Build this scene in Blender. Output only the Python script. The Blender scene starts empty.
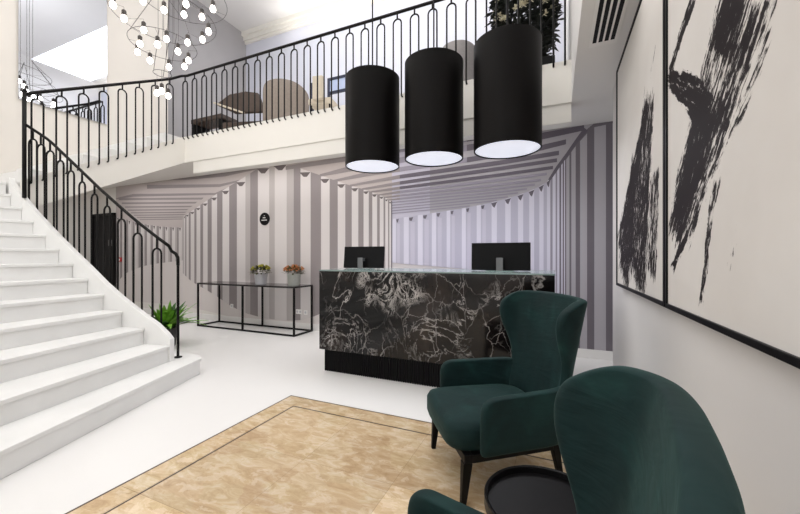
import bpy, bmesh, math, random
from mathutils import Vector, Matrix
random.seed(7)
D = bpy.data
SC = bpy.context.scene
COL = SC.collection
PI = math.pi

# ------------------------------------------------------------------ camera
H = 1.25
FPX = 355.56
YAW = math.radians(23.55)
SN, CS = math.sin(YAW), math.cos(YAW)
cam = D.cameras.new('camera'); cam.sensor_width = 36; cam.lens = 16; cam.clip_start = 0.02
co = D.objects.new('camera', cam); COL.objects.link(co)
co.location = (0, 0, H); co.rotation_euler = (PI/2, 0, YAW)
SC.camera = co

def ray(u):                      # ground direction of an image column, per unit depth
    x = (u-400)/FPX
    return (-SN+CS*x, CS+SN*x)
def on_y(u, v, Y):               # point on the plane y = Y
    dx, dy = ray(u); t = Y/dy
    return Vector((dx*t, Y, H-(v-257)/FPX*t))
def on_x(u, v, X):
    dx, dy = ray(u); t = X/dx
    return Vector((X, dy*t, H-(v-257)/FPX*t))
def on_z(u, v, z):
    t = (H-z)*FPX/(v-257); dx, dy = ray(u)
    return Vector((dx*t, dy*t, z))
def at_t(u, t, z=0):
    dx, dy = ray(u); return Vector((dx*t, dy*t, z))

# ------------------------------------------------------------------ materials
def srgb(r, g, b):
    f = lambda c: (c/12.92 if c <= .04045 else ((c+.055)/1.055)**2.4)
    return (f(r/255), f(g/255), f(b/255), 1)
def mat(name, rgb, rough=.5, metal=0, spec=.5, sheen=0, emit=0, coat=0):
    m = D.materials.new(name); m.use_nodes = True
    b = m.node_tree.nodes['Principled BSDF']
    c = srgb(*rgb)
    b.inputs['Base Color'].default_value = c
    b.inputs['Roughness'].default_value = rough
    b.inputs['Metallic'].default_value = metal
    b.inputs['Specular IOR Level'].default_value = spec
    b.inputs['Sheen Weight'].default_value = sheen
    b.inputs['Coat Weight'].default_value = coat
    if emit:
        b.inputs['Emission Color'].default_value = c
        b.inputs['Emission Strength'].default_value = emit
    return m
def nt(m): return m.node_tree.nodes, m.node_tree.links, m.node_tree.nodes['Principled BSDF']
def ramp(N, stops, interp='LINEAR'):
    r = N.new('ShaderNodeValToRGB'); r.color_ramp.interpolation = interp
    e = r.color_ramp.elements
    while len(e) > 1: e.remove(e[-1])
    e[0].position = stops[0][0]; e[0].color = stops[0][1]
    for p, c in stops[1:]:
        k = e.new(p); k.color = c
    return r
def noise(N, L, vec, scale, detail=4, rough=.5, dist=0):
    n = N.new('ShaderNodeTexNoise'); n.inputs['Scale'].default_value = scale
    n.inputs['Detail'].default_value = detail; n.inputs['Roughness'].default_value = rough
    n.inputs['Distortion'].default_value = dist
    if vec is not None: L.new(vec, n.inputs['Vector'])
    return n
def mth(N, L, op, a, b=None, clamp=False):
    n = N.new('ShaderNodeMath'); n.operation = op; n.use_clamp = clamp
    for i, x in enumerate((a, b)):
        if x is None: continue
        if isinstance(x, (int, float)): n.inputs[i].default_value = x
        else: L.new(x, n.inputs[i])
    return n.outputs[0]
def geo_pos(N): return N.new('ShaderNodeNewGeometry').outputs['Position']
def obj_pos(N): return N.new('ShaderNodeTexCoord').outputs['Object']
def mapping(N, L, vec, rot=(0,0,0), scale=(1,1,1), loc=(0,0,0)):
    m = N.new('ShaderNodeMapping'); L.new(vec, m.inputs['Vector'])
    m.inputs['Rotation'].default_value = rot; m.inputs['Scale'].default_value = scale
    m.inputs['Location'].default_value = loc
    return m.outputs[0]
def mix(N, L, f, a, b):
    n = N.new('ShaderNodeMix'); n.data_type = 'RGBA'
    if isinstance(f, (int, float)): n.inputs[0].default_value = f
    else: L.new(f, n.inputs[0])
    for i, x in ((6, a), (7, b)):
        if isinstance(x, tuple): n.inputs[i].default_value = x
        else: L.new(x, n.inputs[i])
    return n.outputs[2]
def mottle(m, amount=.04, scale=3, bump=0, bscale=60):
    N, L, b = nt(m); c = tuple(b.inputs['Base Color'].default_value)
    n = noise(N, L, obj_pos(N), scale, 5)
    lo = tuple(x*(1-amount) for x in c[:3])+(1,); hi = tuple(min(1, x*(1+amount)) for x in c[:3])+(1,)
    r = ramp(N, [(.3, lo), (.7, hi)]); L.new(n.outputs['Fac'], r.inputs[0])
    L.new(r.outputs[0], b.inputs['Base Color'])
    if bump:
        n2 = noise(N, L, obj_pos(N), bscale, 3)
        bp = N.new('ShaderNodeBump'); bp.inputs['Strength'].default_value = bump; bp.inputs['Distance'].default_value = .01
        L.new(n2.outputs['Fac'], bp.inputs['Height']); L.new(bp.outputs[0], b.inputs['Normal'])
    return m

M = {}
M['wall'] = mottle(mat('white_wall_paint', (232, 228, 223), .6, spec=.3), .015, 2)
M['wallwarm'] = mottle(mat('warm_wall_paint', (222, 220, 219), .5, spec=.35), .02, 2)
M['ceil'] = mottle(mat('ceiling_paint', (232, 230, 228), .7, spec=.2), .01, 2)
M['lavender'] = mottle(mat('pale_lavender_paint', (212, 214, 226), .6, spec=.3), .01, 2)
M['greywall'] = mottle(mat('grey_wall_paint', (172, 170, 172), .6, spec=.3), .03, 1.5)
M['cream'] = mat('cream_plaster', (232, 229, 223), .6, spec=.3)
M['floor'] = mottle(mat('white_resin_floor', (232, 231, 230), .28, spec=.45), .01, 1.2)
M['stone'] = mottle(mat('white_stair_stone', (231, 231, 230), .4, spec=.4), .03, 4)
M['black'] = mat('black_iron', (13, 11, 11), .45, spec=.18)
M['blackm'] = mat('black_satin', (13, 12, 14), .42, spec=.15)
M['shade'] = mat('black_lamp_shade', (12, 10, 10), .45, spec=.1)
M['diff'] = mat('lit_lamp_diffuser', (226, 228, 240), .6, emit=.62)
M['wood'] = mottle(mat('black_stained_wood', (9, 8, 9), .5, spec=.15), .1, 20)
M['bulb'] = mat('lit_bulb_glass', (255, 246, 236), .3, emit=9)
M['socket'] = mat('dark_socket', (48, 42, 38), .5)
M['wire'] = mat('dark_wire', (70, 66, 64), .5)
M['pot'] = mottle(mat('pale_ceramic', (196, 195, 200), .5), .03, 20)
M['potg'] = mottle(mat('sage_ceramic', (172, 174, 168), .5), .03, 20)
M['dpot'] = mat('charcoal_pot', (40, 37, 38), .6)
M['white'] = mat('white_plastic', (236, 234, 232), .35)
M['red'] = mat('red_plastic', (176, 40, 44), .4)
M['steel'] = mat('grey_steel', (104, 105, 106), .45, metal=.5)
M['glass'] = mat('green_glass_edge', (120, 138, 136), .15, spec=.6)
M['mirror'] = mat('mirror_silver', (232, 236, 244), .015, metal=1)
M['screen'] = mottle(mat('monitor_black', (11, 11, 12), .5, spec=.12), .05, 10)
M['beige'] = mottle(mat('beige_fabric', (146, 136, 128), .9, spec=.1), .06, 30)
M['creamfab'] = mottle(mat('cream_fabric', (206, 196, 180), .9, spec=.1), .05, 30)
M['brown'] = mottle(mat('dark_brown_leather', (66, 52, 44), .5), .15, 12)
M['greyfab'] = mottle(mat('grey_fabric', (150, 146, 146), .9, spec=.1), .05, 30)
M['navy'] = mat('navy_metal', (30, 38, 66), .4)
M['panelblue'] = mat('pale_blue_panel', (186, 200, 232), .3)
M['moss'] = mottle(mat('dark_leaf', (22, 27, 19), .6), .4, 30)
M['leaf'] = mottle(mat('bright_leaf', (112, 164, 52), .5), .35, 12)
M['leafd'] = mottle(mat('deep_leaf', (52, 92, 34), .5), .3, 12)
M['oliveleaf'] = mottle(mat('olive_leaf', (74, 74, 34), .6), .3, 40)
M['ylw'] = mottle(mat('yellow_green_petal', (178, 172, 62), .6), .25, 40)
M['orange'] = mottle(mat('orange_petal', (196, 132, 84), .6), .3, 40)
M['petal'] = mottle(mat('pale_petal', (214, 208, 186), .6), .2, 40)
M['joint'] = mat('dark_brown_inlay', (70, 54, 42), .5)

# velvet
m = mat('green_velvet', (15, 52, 48), .75, spec=.2, sheen=.45); M['velvet'] = m
N, L, b = nt(m)
n = noise(N, L, obj_pos(N), 5, 4, .55, .6)
r = ramp(N, [(.3, srgb(12, 31, 32)), (.55, srgb(16, 41, 41)), (.78, srgb(26, 58, 56))])
L.new(n.outputs['Fac'], r.inputs[0]); L.new(r.outputs[0], b.inputs['Base Color'])
b.inputs['Sheen Roughness'].default_value = .35
b.inputs['Sheen Tint'].default_value = srgb(86, 116, 110)
n2 = noise(N, L, mapping(N, L, obj_pos(N), (0, .6, 0), (2, 2, 9)), 3, 3, .5, .8)
bp = N.new('ShaderNodeBump'); bp.inputs['Strength'].default_value = .22; bp.inputs['Distance'].default_value = .02
L.new(n2.outputs['Fac'], bp.inputs['Height']); L.new(bp.outputs[0], b.inputs['Normal'])

# black marble with white veins
m = mat('black_marble', (22, 20, 20), .1, spec=.28); M['marble'] = m
N, L, b = nt(m); P = geo_pos(N)
base = noise(N, L, P, 1.7, 5, .6, .6)
rb = ramp(N, [(.38, srgb(9, 8, 9)), (.55, srgb(24, 20, 19)), (.72, srgb(50, 41, 36))]); L.new(base.outputs['Fac'], rb.inputs[0])
def vein(vec, scale, dist, width, gate_scale, g0, g1, rough=.62):
    nn = noise(N, L, vec, scale, 8, rough, dist)
    d = mth(N, L, 'ABSOLUTE', mth(N, L, 'SUBTRACT', nn.outputs['Fac'], .5))
    v = mth(N, L, 'SUBTRACT', 1, mth(N, L, 'DIVIDE', d, width), True)
    g = noise(N, L, vec, gate_scale, 3, .5, 0)
    gr = N.new('ShaderNodeMapRange'); gr.inputs[1].default_value = g0; gr.inputs[2].default_value = g1
    L.new(g.outputs['Fac'], gr.inputs[0])
    return mth(N, L, 'MULTIPLY', v, gr.outputs[0])
vA = vein(mapping(N, L, P, (0, .5, 0), (1, 1, .75), (3.3, 0, 1.2)), 2.0, 1.6, .012, 1.3, .45, .62)
vB = vein(mapping(N, L, P, (0, -.4, 0), (1.2, 1, 1), (9.1, 2, 4.7)), 4.6, 2.0, .045, 1.3, .545, .63, .7)
vC = vein(mapping(N, L, P, (0, .9, 0), (1, 1, .5), (1.1, 5, 7.7)), 2.4, .5, .006, 2.2, .46, .62, .5)
ve = N.new('ShaderNodeTexVoronoi'); ve.feature = 'DISTANCE_TO_EDGE'; ve.inputs['Scale'].default_value = 4.4
dn = noise(N, L, P, 4, 5, .6); da = N.new('ShaderNodeVectorMath'); da.operation = 'MULTIPLY_ADD'; L.new(dn.outputs['Color'], da.inputs[0]); da.inputs[1].default_value = (.22, .1, .22); L.new(mapping(N, L, P, (0, .35, 0), (1.1, 1, .6)), da.inputs[2]); L.new(da.outputs[0], ve.inputs['Vector'])
vD = mth(N, L, 'SUBTRACT', 1, mth(N, L, 'DIVIDE', ve.outputs['Distance'], .016), True)
gd = noise(N, L, P, 3.3, 3, .6); gm = N.new('ShaderNodeMapRange'); gm.inputs[1].default_value = .42; gm.inputs[2].default_value = .62; L.new(gd.outputs['Fac'], gm.inputs[0])
vD = mth(N, L, 'MULTIPLY', mth(N, L, 'MULTIPLY', vD, gm.outputs[0]), .5)
vs = mth(N, L, 'MAXIMUM', mth(N, L, 'MAXIMUM', mth(N, L, 'MAXIMUM', mth(N, L, 'MULTIPLY', vA, .6), vD), vB), mth(N, L, 'MULTIPLY', vC, .7))
colr = mix(N, L, mth(N, L, 'MULTIPLY', vs, .9), rb.outputs[0], srgb(216, 211, 208))
L.new(colr, b.inputs['Base Color'])

# tan breccia marble tiles
m = mat('tan_breccia_marble', (205, 178, 136), .22, spec=.45); M['tan'] = m
N, L, b = nt(m); P = geo_pos(N)
vo = N.new('ShaderNodeTexVoronoi'); vo.inputs['Scale'].default_value = 4.2; vo.inputs['Randomness'].default_value = 1
wv = noise(N, L, P, 9, 6, .7)
ad = N.new('ShaderNodeVectorMath'); ad.operation = 'MULTIPLY_ADD'
L.new(wv.outputs['Color'], ad.inputs[0]); ad.inputs[1].default_value = (.16, .16, .0); L.new(P, ad.inputs[2])
L.new(mapping(N, L, ad.outputs[0], (0, 0, .7), (1, 1.9, 1)), vo.inputs['Vector'])
sep = N.new('ShaderNodeSeparateColor'); L.new(vo.outputs['Color'], sep.inputs[0])
r1 = ramp(N, [(0, srgb(176, 146, 110)), (.3, srgb(206, 180, 144)), (.6, srgb(222, 204, 174)), (.8, srgb(190, 170, 128)), (1, srgb(204, 178, 140))])
L.new(sep.outputs[0], r1.inputs[0])
n3 = noise(N, L, mapping(N, L, P, (0, 0, .5), (1, 2.4, 1)), 6, 8, .7, 1.2)
r2 = ramp(N, [(.3, srgb(164, 134, 98)), (.5, srgb(206, 182, 148)), (.66, srgb(232, 220, 200)), (.8, srgb(214, 196, 168))]); L.new(n3.outputs['Fac'], r2.inputs[0])
vf = N.new('ShaderNodeTexVoronoi'); vf.inputs['Scale'].default_value = 17; L.new(mapping(N, L, ad.outputs[0], (0, 0, .4), (1, 1.7, 1)), vf.inputs['Vector'])
sf = N.new('ShaderNodeSeparateColor'); L.new(vf.outputs['Color'], sf.inputs[0])
fl = mth(N, L, 'GREATER_THAN', sf.outputs[1], .9)
c0 = mix(N, L, .6, r1.outputs[0], r2.outputs[0])
c1 = mix(N, L, mth(N, L, 'MULTIPLY', fl, .38), c0, srgb(232, 216, 194))
br = N.new('ShaderNodeTexBrick'); br.offset = 0; br.inputs['Scale'].default_value = 1
br.inputs['Brick Width'].default_value = .6; br.inputs['Row Height'].default_value = .6
br.inputs['Mortar Size'].default_value = .0015
br.inputs['Color1'].default_value = (.84, .82, .8, 1); br.inputs['Color2'].default_value = (1.08, 1.06, 1.02, 1); br.inputs['Mortar'].default_value = (.6, .56, .5, 1)
L.new(mapping(N, L, P, (0, 0, 0), (1, 1, 1), (2.02, -2.37+.6, 0)), br.inputs['Vector'])
mm = N.new('ShaderNodeMix'); mm.data_type = 'RGBA'; mm.blend_type = 'MULTIPLY'; mm.inputs[0].default_value = 1
L.new(c1, mm.inputs[6]); L.new(br.outputs['Color'], mm.inputs[7]); L.new(mm.outputs[2], b.inputs['Base Color'])

# ------------------------------------------------------------------ mesh helpers
class MB:
    def __init__(s): s.v = []; s.f = []; s.mi = []; s.cur = 0
    def add(s, vs, fs):
        o = len(s.v); s.v += [tuple(x) for x in vs]
        for f in fs: s.f.append([i+o for i in f]); s.mi.append(s.cur)
        return s
    def box(s, a, c):
        x0, y0, z0 = a; x1, y1, z1 = c
        return s.add([(x0,y0,z0),(x1,y0,z0),(x1,y1,z0),(x0,y1,z0),(x0,y0,z1),(x1,y0,z1),(x1,y1,z1),(x0,y1,z1)],
                     [(3,2,1,0),(4,5,6,7),(0,1,5,4),(1,2,6,5),(2,3,7,6),(3,0,4,7)])
    def prism(s, pts, z0, z1):      # plan polygon extruded up; z0/z1 scalar or per-vertex list
        n = len(pts)
        a = z0 if isinstance(z0, (list, tuple)) else [z0]*n
        c = z1 if isinstance(z1, (list, tuple)) else [z1]*n
        vs = [(p[0], p[1], a[i]) for i, p in enumerate(pts)]+[(p[0], p[1], c[i]) for i, p in enumerate(pts)]
        return s.add(vs, [tuple(range(n))[::-1], tuple(range(n, 2*n))]+[(i, (i+1) % n, (i+1) % n+n, i+n) for i in range(n)])
    def extr(s, pts, vec):          # planar polygon swept by a vector
        n = len(pts); V = Vector(vec)
        vs = [Vector(p) for p in pts]; vs += [p+V for p in vs]
        return s.add(vs, [tuple(range(n))[::-1], tuple(range(n, 2*n))]+[(i, (i+1) % n, (i+1) % n+n, i+n) for i in range(n)])
    def tube(s, pts, r, n=8, closed=False, caps=True, square=False):
        pts = [Vector(p) for p in pts]; k = len(pts); rings = []
        rr = r if isinstance(r, (list, tuple)) else [r]*k
        up = None
        for i, p in enumerate(pts):
            if closed: t = (pts[(i+1) % k]-pts[i-1]).normalized()
            elif i == 0: t = (pts[1]-p).normalized()
            elif i == k-1: t = (p-pts[i-1]).normalized()
            else:
                t = ((pts[i+1]-p).normalized()+(p-pts[i-1]).normalized())
                t = t.normalized() if t.length > 1e-6 else (pts[i+1]-p).normalized()
            if up is None:
                up = Vector((0, 0, 1)) if abs(t.z) < .9 else Vector((1, 0, 0))
            x = t.cross(up).normalized(); up = x.cross(t).normalized()
            ring = []
            for j in range(n):
                a = 2*PI*(j+(.5 if square else 0))/n
                ring.append(p+(x*math.cos(a)+up*math.sin(a))*rr[i]*(1.414 if square else 1))
            rings.append(ring)
        fs = []
        for i in range(k if closed else k-1):
            for j in range(n):
                a = i*n+j; b2 = i*n+(j+1) % n; i2 = (i+1) % k
                fs.append((a, b2, i2*n+(j+1) % n, i2*n+j))
        if not closed and caps: fs += [tuple(range(n))[::-1], tuple(range((k-1)*n, k*n))]
        return s.add([v for rg in rings for v in rg], fs)
    def lathe(s, prof, c=(0,0,0), n=24, cap0=True, cap1=True):
        cx, cy, cz = c; k = len(prof)
        vs = [(cx+r*math.cos(2*PI*j/n), cy+r*math.sin(2*PI*j/n), cz+z) for r, z in prof for j in range(n)]
        fs = [(i*n+j, i*n+(j+1) % n, (i+1)*n+(j+1) % n, (i+1)*n+j) for i in range(k-1) for j in range(n)]
        if cap0: fs.append(tuple(range(n))[::-1])
        if cap1: fs.append(tuple(range((k-1)*n, k*n)))
        return s.add(vs, fs)
    def ball(s, c, r, n=10, sz=1):
        prof = [(max(r*math.sin(PI*i/n), r*.02), -r*sz*math.cos(PI*i/n)) for i in range(n+1)]
        return s.lathe(prof, c, n*2 if n < 8 else 14)
    def build(s, name, mats, parent=None, smooth=False, bevel=0, fixn=True, sub=0, loc=None):
        me = D.meshes.new(name); me.from_pydata(s.v, [], s.f)
        for m_ in (mats if isinstance(mats, (list, tuple)) else [mats]): me.materials.append(m_)
        for p, i in zip(me.polygons, s.mi): p.material_index = i
        if fixn:
            bm = bmesh.new(); bm.from_mesh(me); bmesh.ops.recalc_face_normals(bm, faces=bm.faces); bm.to_mesh(me); bm.free()
        o = D.objects.new(name, me); COL.objects.link(o)
        if parent: o.parent = parent
        if loc: o.location = loc
        if smooth:
            for p in me.polygons: p.use_smooth = True
            if smooth == 'auto':
                e = o.modifiers.new('split', 'EDGE_SPLIT'); e.split_angle = math.radians(35)
        if bevel:
            bv = o.modifiers.new('bevel', 'BEVEL'); bv.width = bevel; bv.segments = 2; bv.limit_method = 'ANGLE'
        if sub:
            sb = o.modifiers.new('sub', 'SUBSURF'); sb.levels = sub; sb.render_levels = sub
        return o
def empty(name, loc=(0,0,0), rz=0, label=None, cat=None, group=None):
    o = D.objects.new(name, None); COL.objects.link(o); o.location = loc; o.rotation_euler = (0, 0, rz)
    o.empty_display_size = .05
    return tag(o, label, cat, group)
def tag(o, label=None, cat=None, group=None):
    if label: o['label'] = label
    if cat: o['category'] = cat
    if group: o['group'] = group
    return o
def struct(o, label=None, cat=None):
    o['kind'] = 'structure'
    return tag(o, label, cat)

# ------------------------------------------------------------------ constants of the place
YB, ZC, ZM, YF = 4.97, 2.89, 3.34, 4.17      # back wall, low ceiling, mezzanine floor, balcony front
XL, XW, XV, ZT = -7.1, .52, .16, 7.2         # left wall, right wall, void edge, high ceiling
YR, XG = 7.1, -7.6                            # mezzanine rear and left walls

# ------------------------------------------------------------------ floor
IX0, IX1, IY0, IY1 = -2.184, .40, -2.0, 2.549
o = MB().box((-10.3, -5, -.2), (2.2, YB+.2, 0)).build('floor', M['floor']); struct(o, 'glossy white floor of the lobby', 'floor')
g = MB()
bw, lw = .172, .011
g.cur = 0; g.box((IX0, IY0, 0), (IX1, IY1, .002))
g.cur = 1
for d in (0, bw):
    a0, a1, b0, b1 = IX0+d, IX1-d, IY0+d, IY1-d
    g.box((a0, b1-lw, .002), (a1, b1, .003)); g.box((a0, b0, .002), (a0+lw, b1-lw, .003)); g.box((a1-lw, b0, .002), (a1, b1-lw, .003)); g.box((a0+lw, b0, .002), (a1-lw, b0+lw, .003))
o = g.build('floor_inlay', [M['tan'], M['joint']]); struct(o, 'tan marble floor panel with dark border lines set in white floor', 'floor')

# ------------------------------------------------------------------ back wall with its printed wallpaper
W = {}
def wm(k, rgb):
    W[k] = mat('wallpaper_'+k, rgb, .55, spec=.25); return W[k]
pal = [('light', (214, 208, 207)), ('mid', (184, 177, 176)), ('dark', (146, 138, 139)), ('deep', (108, 99, 100)),
       ('cool_light', (214, 211, 224)), ('cool_mid', (184, 181, 196)), ('cool_dark', (152, 147, 160)), ('cool_deep', (104, 98, 108)),
       ('grey_light', (176, 172, 178)), ('grey_dark', (114, 108, 115)), ('ground', (220, 213, 211)), ('ground_pale', (208, 202, 202)), ('soft', (190, 180, 178)), ('plain', (226, 224, 224)), ('cool_soft', (196, 192, 206))]
pm = [M['wall']]+[wm(k, c) for k, c in pal]; PI_ = {k: i+1 for i, (k, _) in enumerate(pal)}
g = MB(); g.cur = 0
g.box((-10.3, YB, 0), (2.2, YB+.2, ZC))
lay = [0]
def poly(key, pts):
    lay[0] += 1
    y = YB-.0008-lay[0]*.00003
    vs = []
    for (u, v) in pts:
        p = on_y(u, v, YB); vs.append((p.x, y, min(max(p.z, .1), ZC-.001)))
    g.cur = PI_[key]; g.add(vs, [tuple(range(len(vs)))])
def lerp(tab, x):
    if x <= tab[0][0]: return tab[0][1]
    for (a, p), (c, q) in zip(tab, tab[1:]):
        if x <= c: return p+(q-p)*(x-a)/(c-a)
    return tab[-1][1]
def strip(key, x0, x1, ytop, ybot, n=1):
    poly(key, [(x0, ytop(x0) if callable(ytop) else ytop), (x1, ytop(x1) if callable(ytop) else ytop),
               (x1, ybot(x1) if callable(ybot) else ybot), (x0, ybot(x0) if callable(ybot) else ybot)])
def area(key, xs, top, bot):
    for a, c in zip(xs, xs[1:]): strip(key, a, c, top, bot)
topC = lambda x: lerp([(115, 196), (183, 217), (192, 211), (200, 205.5), (208, 200), (217, 194), (229.5, 186.5), (245.8, 176.5), (258, 168), (275, 164), (287, 164.5), (300.8, 168.5), (321, 175.5), (338, 181.5), (352, 186), (364, 189.5), (372, 192), (380, 195), (386, 197.5), (392, 202)], x)
botC = lambda x: lerp([(183, 273), (190, 280), (197, 284.5), (206, 289.5), (219, 297.5), (228, 304), (238, 309.5), (246, 313), (258, 316.5), (270, 319), (290, 320.7), (301, 320), (311, 317.5), (325, 312), (345, 304), (370, 294), (392, 286)], x)
topB = lambda x: lerp([(117, 217), (125, 219), (133, 221.5), (149, 225), (167, 227), (183, 227.6)], x)
botB = lambda x: lerp([(117, 283), (119.5, 280), (124.7, 274), (130, 271), (145, 265.7), (157, 263.5), (172, 261.7), (183, 260.3)], x)
topE = lambda x: lerp([(392, 219), (411, 216.5), (424.7, 214.3), (438.5, 212.2), (452.5, 210), (466, 207.8), (480.5, 205), (494, 202), (507.5, 198.5), (520.5, 194.5), (531.5, 190.5), (540.5, 186), (548, 181.5), (556, 170), (566, 156), (575, 143), (584, 133), (592, 124), (620, 118)], x)
botE = lambda x: lerp([(392, 262.5), (400, 263.5), (462, 268.5), (480, 272), (520, 285), (545, 300), (560, 320), (570, 352), (620, 352)], x)
XS = lambda a, c, n: [a+(c-a)*i/n for i in range(n+1)]
# printed floor, ceiling fields
area('ground', XS(116, 392, 30), lambda x: 255, lambda x: lerp([(116, 300), (180, 305), (220, 314), (250, 322), (300, 329), (320, 330), (392, 340)], x))
area('ground_pale', XS(392, 575, 8), lambda x: 255, 345)
area('soft', XS(116, 183, 5), 150, lambda x: 228)
area('soft', XS(183, 275, 9), 150, topC)
area('soft', XS(275, 392, 9), 130, topC)
area('cool_soft', XS(392, 430, 3), 120, topE)
area('grey_light', XS(430, 600, 16), 105, topE)
# left receding far wall
area('mid', XS(117, 183, 11), topB, botB)
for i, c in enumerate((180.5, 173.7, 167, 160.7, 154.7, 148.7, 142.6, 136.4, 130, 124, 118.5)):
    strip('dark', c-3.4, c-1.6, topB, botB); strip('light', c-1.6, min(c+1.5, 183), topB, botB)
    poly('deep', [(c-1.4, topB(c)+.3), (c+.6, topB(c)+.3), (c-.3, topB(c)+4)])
# left slatted ceiling
for (pts) in ([(147.2, 185), (220, 184.2), (245, 178.8), (240, 181.5), (220, 187), (147.2, 188.8)],
              [(170, 179.5), (200, 175.5), (268, 166), (255, 170), (225, 176.5), (185, 180)],
              [(116, 198.2), (133, 194), (215.5, 193), (228, 187.4), (215, 195), (134, 196.7), (117, 199.2)]):
    poly('dark', pts)
for (a, c, y, h) in ((119, 204, 198.6, 2), (122, 197.5, 202.7, 1.7), (125, 193, 206.5, 1.4), (128, 189, 209.6, 1.2), (131, 187, 212.3, 1.1), (134, 186, 214.7, 1), (137, 185, 217, .9), (140, 184, 219, .8)):
    poly('dark', [(a, y-h/2+.6), (c, y-h/2), (c-2, y+h/2), (a, y+h/2+.6)])
# main convex wall
area('mid', XS(183, 392, 42), topC, botC)
for (a, c) in ((185.5, 186.7), (189, 191), (194.6, 196.8), (200.6, 203.4), (207.9, 212), (217.4, 222.8), (229.5, 237.2), (246, 258.2)):
    strip('dark', a+(c-a)*.0, c, topC, botC)
for (a, c) in ((288, 300.8), (311, 321.3), (330, 338), (345.6, 352), (358.6, 363.8), (369, 372.5), (377.4, 380), (383.8, 385.5), (388.2, 389.6)):
    strip('dark', a, c, topC, botC)
for (a, c) in ((243, 250.5), (286.5, 294)):
    strip('mid', a, c, topC, botC)
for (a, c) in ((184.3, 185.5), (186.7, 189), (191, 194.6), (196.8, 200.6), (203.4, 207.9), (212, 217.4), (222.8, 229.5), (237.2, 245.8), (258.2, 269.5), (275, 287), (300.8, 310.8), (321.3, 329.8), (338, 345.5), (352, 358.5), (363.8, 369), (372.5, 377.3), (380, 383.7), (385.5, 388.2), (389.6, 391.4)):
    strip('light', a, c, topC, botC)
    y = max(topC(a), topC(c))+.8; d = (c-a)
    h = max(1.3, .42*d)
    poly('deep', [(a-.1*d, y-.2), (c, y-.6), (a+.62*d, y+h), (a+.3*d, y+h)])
# middle slatted ceiling
bands = [[(286, 168, 3.4), (345, 158.6, 5), (400, 149.5, 5), (467, 139, 4.5), (500, 134.5, 4)],
         [(320, 175.6, 2), (345, 170, 4), (400, 160.5, 4.6), (467, 148, 5), (541, 136.5, 5.5), (584, 127.5, 5)],
         [(334, 181, 1.8), (363, 175, 3), (400, 169.5, 3.6), (467, 160, 4), (541, 148, 4.4), (566, 142, 4)],
         [(350, 185.8, 1.6), (400, 176.8, 3), (500, 162.8, 3.6), (559, 153, 3.6)],
         [(362, 189.3, 1.4), (400, 183, 2.6), (500, 168.6, 3), (557, 160.3, 3)],
         [(371, 192, 1.2), (400, 188, 2.3), (500, 175, 2.6), (553, 167.6, 2.6)],
         [(379, 195, 1), (400, 192, 2), (500, 180, 2.3), (547, 174, 2.2)],
         [(385, 197.6, 1), (400, 195.6, 1.7), (500, 184.6, 2), (541, 180, 1.9)],
         [(389, 200, .9), (400, 198.8, 1.5), (500, 188.4, 1.7), (535, 184.6, 1.6)],
         [(392, 202.6, .9), (500, 191.8, 1.4), (527, 189, 1.3)],
         [(392, 205.4, .9), (500, 195, 1.2), (518, 193, 1.1)],
         [(392, 208.2, .8), (490, 198.8, 1), (508, 197, 1)],
         [(392, 211, .8), (480, 202.4, .9), (497, 200.6, .9)],
         [(392, 213.6, .7), (470, 206, .8)]]
for bnd in bands:
    for (a, c) in zip(bnd, bnd[1:]):
        key = 'dark' if c[0] <= 400 else ('cool_dark' if c[0] <= 467 else 'cool_deep' if len(bnd) and bnd[0][0] < 372 else 'cool_dark')
        poly(key, [(a[0], a[1]-a[2]*.62), (c[0], c[1]-c[2]*.62), (c[0], c[1]+c[2]*.62), (a[0], a[1]+a[2]*.62)])
# rear wall of the printed room and its right flank
area('cool_mid', XS(392, 548, 24), topE, botE)
area('cool_dark', XS(548, 560, 3), topE, 352)
area('grey_dark', XS(560, 616, 10), topE, 352)
poly('cool_deep', [(391.4, 201), (392.4, 201), (392.4, 286), (391.4, 286)])
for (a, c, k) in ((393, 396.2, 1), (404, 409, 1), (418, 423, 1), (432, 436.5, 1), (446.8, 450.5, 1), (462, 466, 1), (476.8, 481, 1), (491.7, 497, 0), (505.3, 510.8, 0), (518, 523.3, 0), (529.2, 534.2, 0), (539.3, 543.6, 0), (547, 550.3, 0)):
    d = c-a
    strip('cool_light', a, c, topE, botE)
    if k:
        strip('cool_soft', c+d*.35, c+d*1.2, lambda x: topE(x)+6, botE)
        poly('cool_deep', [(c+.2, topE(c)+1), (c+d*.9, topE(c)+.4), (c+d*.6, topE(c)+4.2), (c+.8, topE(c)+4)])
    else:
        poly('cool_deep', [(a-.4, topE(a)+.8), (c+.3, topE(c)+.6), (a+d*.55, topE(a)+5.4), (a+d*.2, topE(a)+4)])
for (a, c) in ((552.6, 555.6), (557.2, 559.2), (561.2, 562.6), (564, 565)):
    strip('cool_light', a, c, lambda x: topE(x)+2, 352)
for (a, c) in ((566.2, 569.4), (571.3, 575.6), (580, 587), (594.2, 605.8), (612.3, 616)):
    strip('grey_light', a, c, lambda x: topE(x)+4, 352)
poly('cool_deep', [(584, 128), (576, 139), (566, 153.5), (556, 167), (548, 180), (551, 180), (560, 167), (570, 153), (579, 141), (588, 131)])
o = g.build('wall_back', pm, fixn=False); struct(o, 'back wall papered with grey striped perspective print', 'wall')

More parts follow.
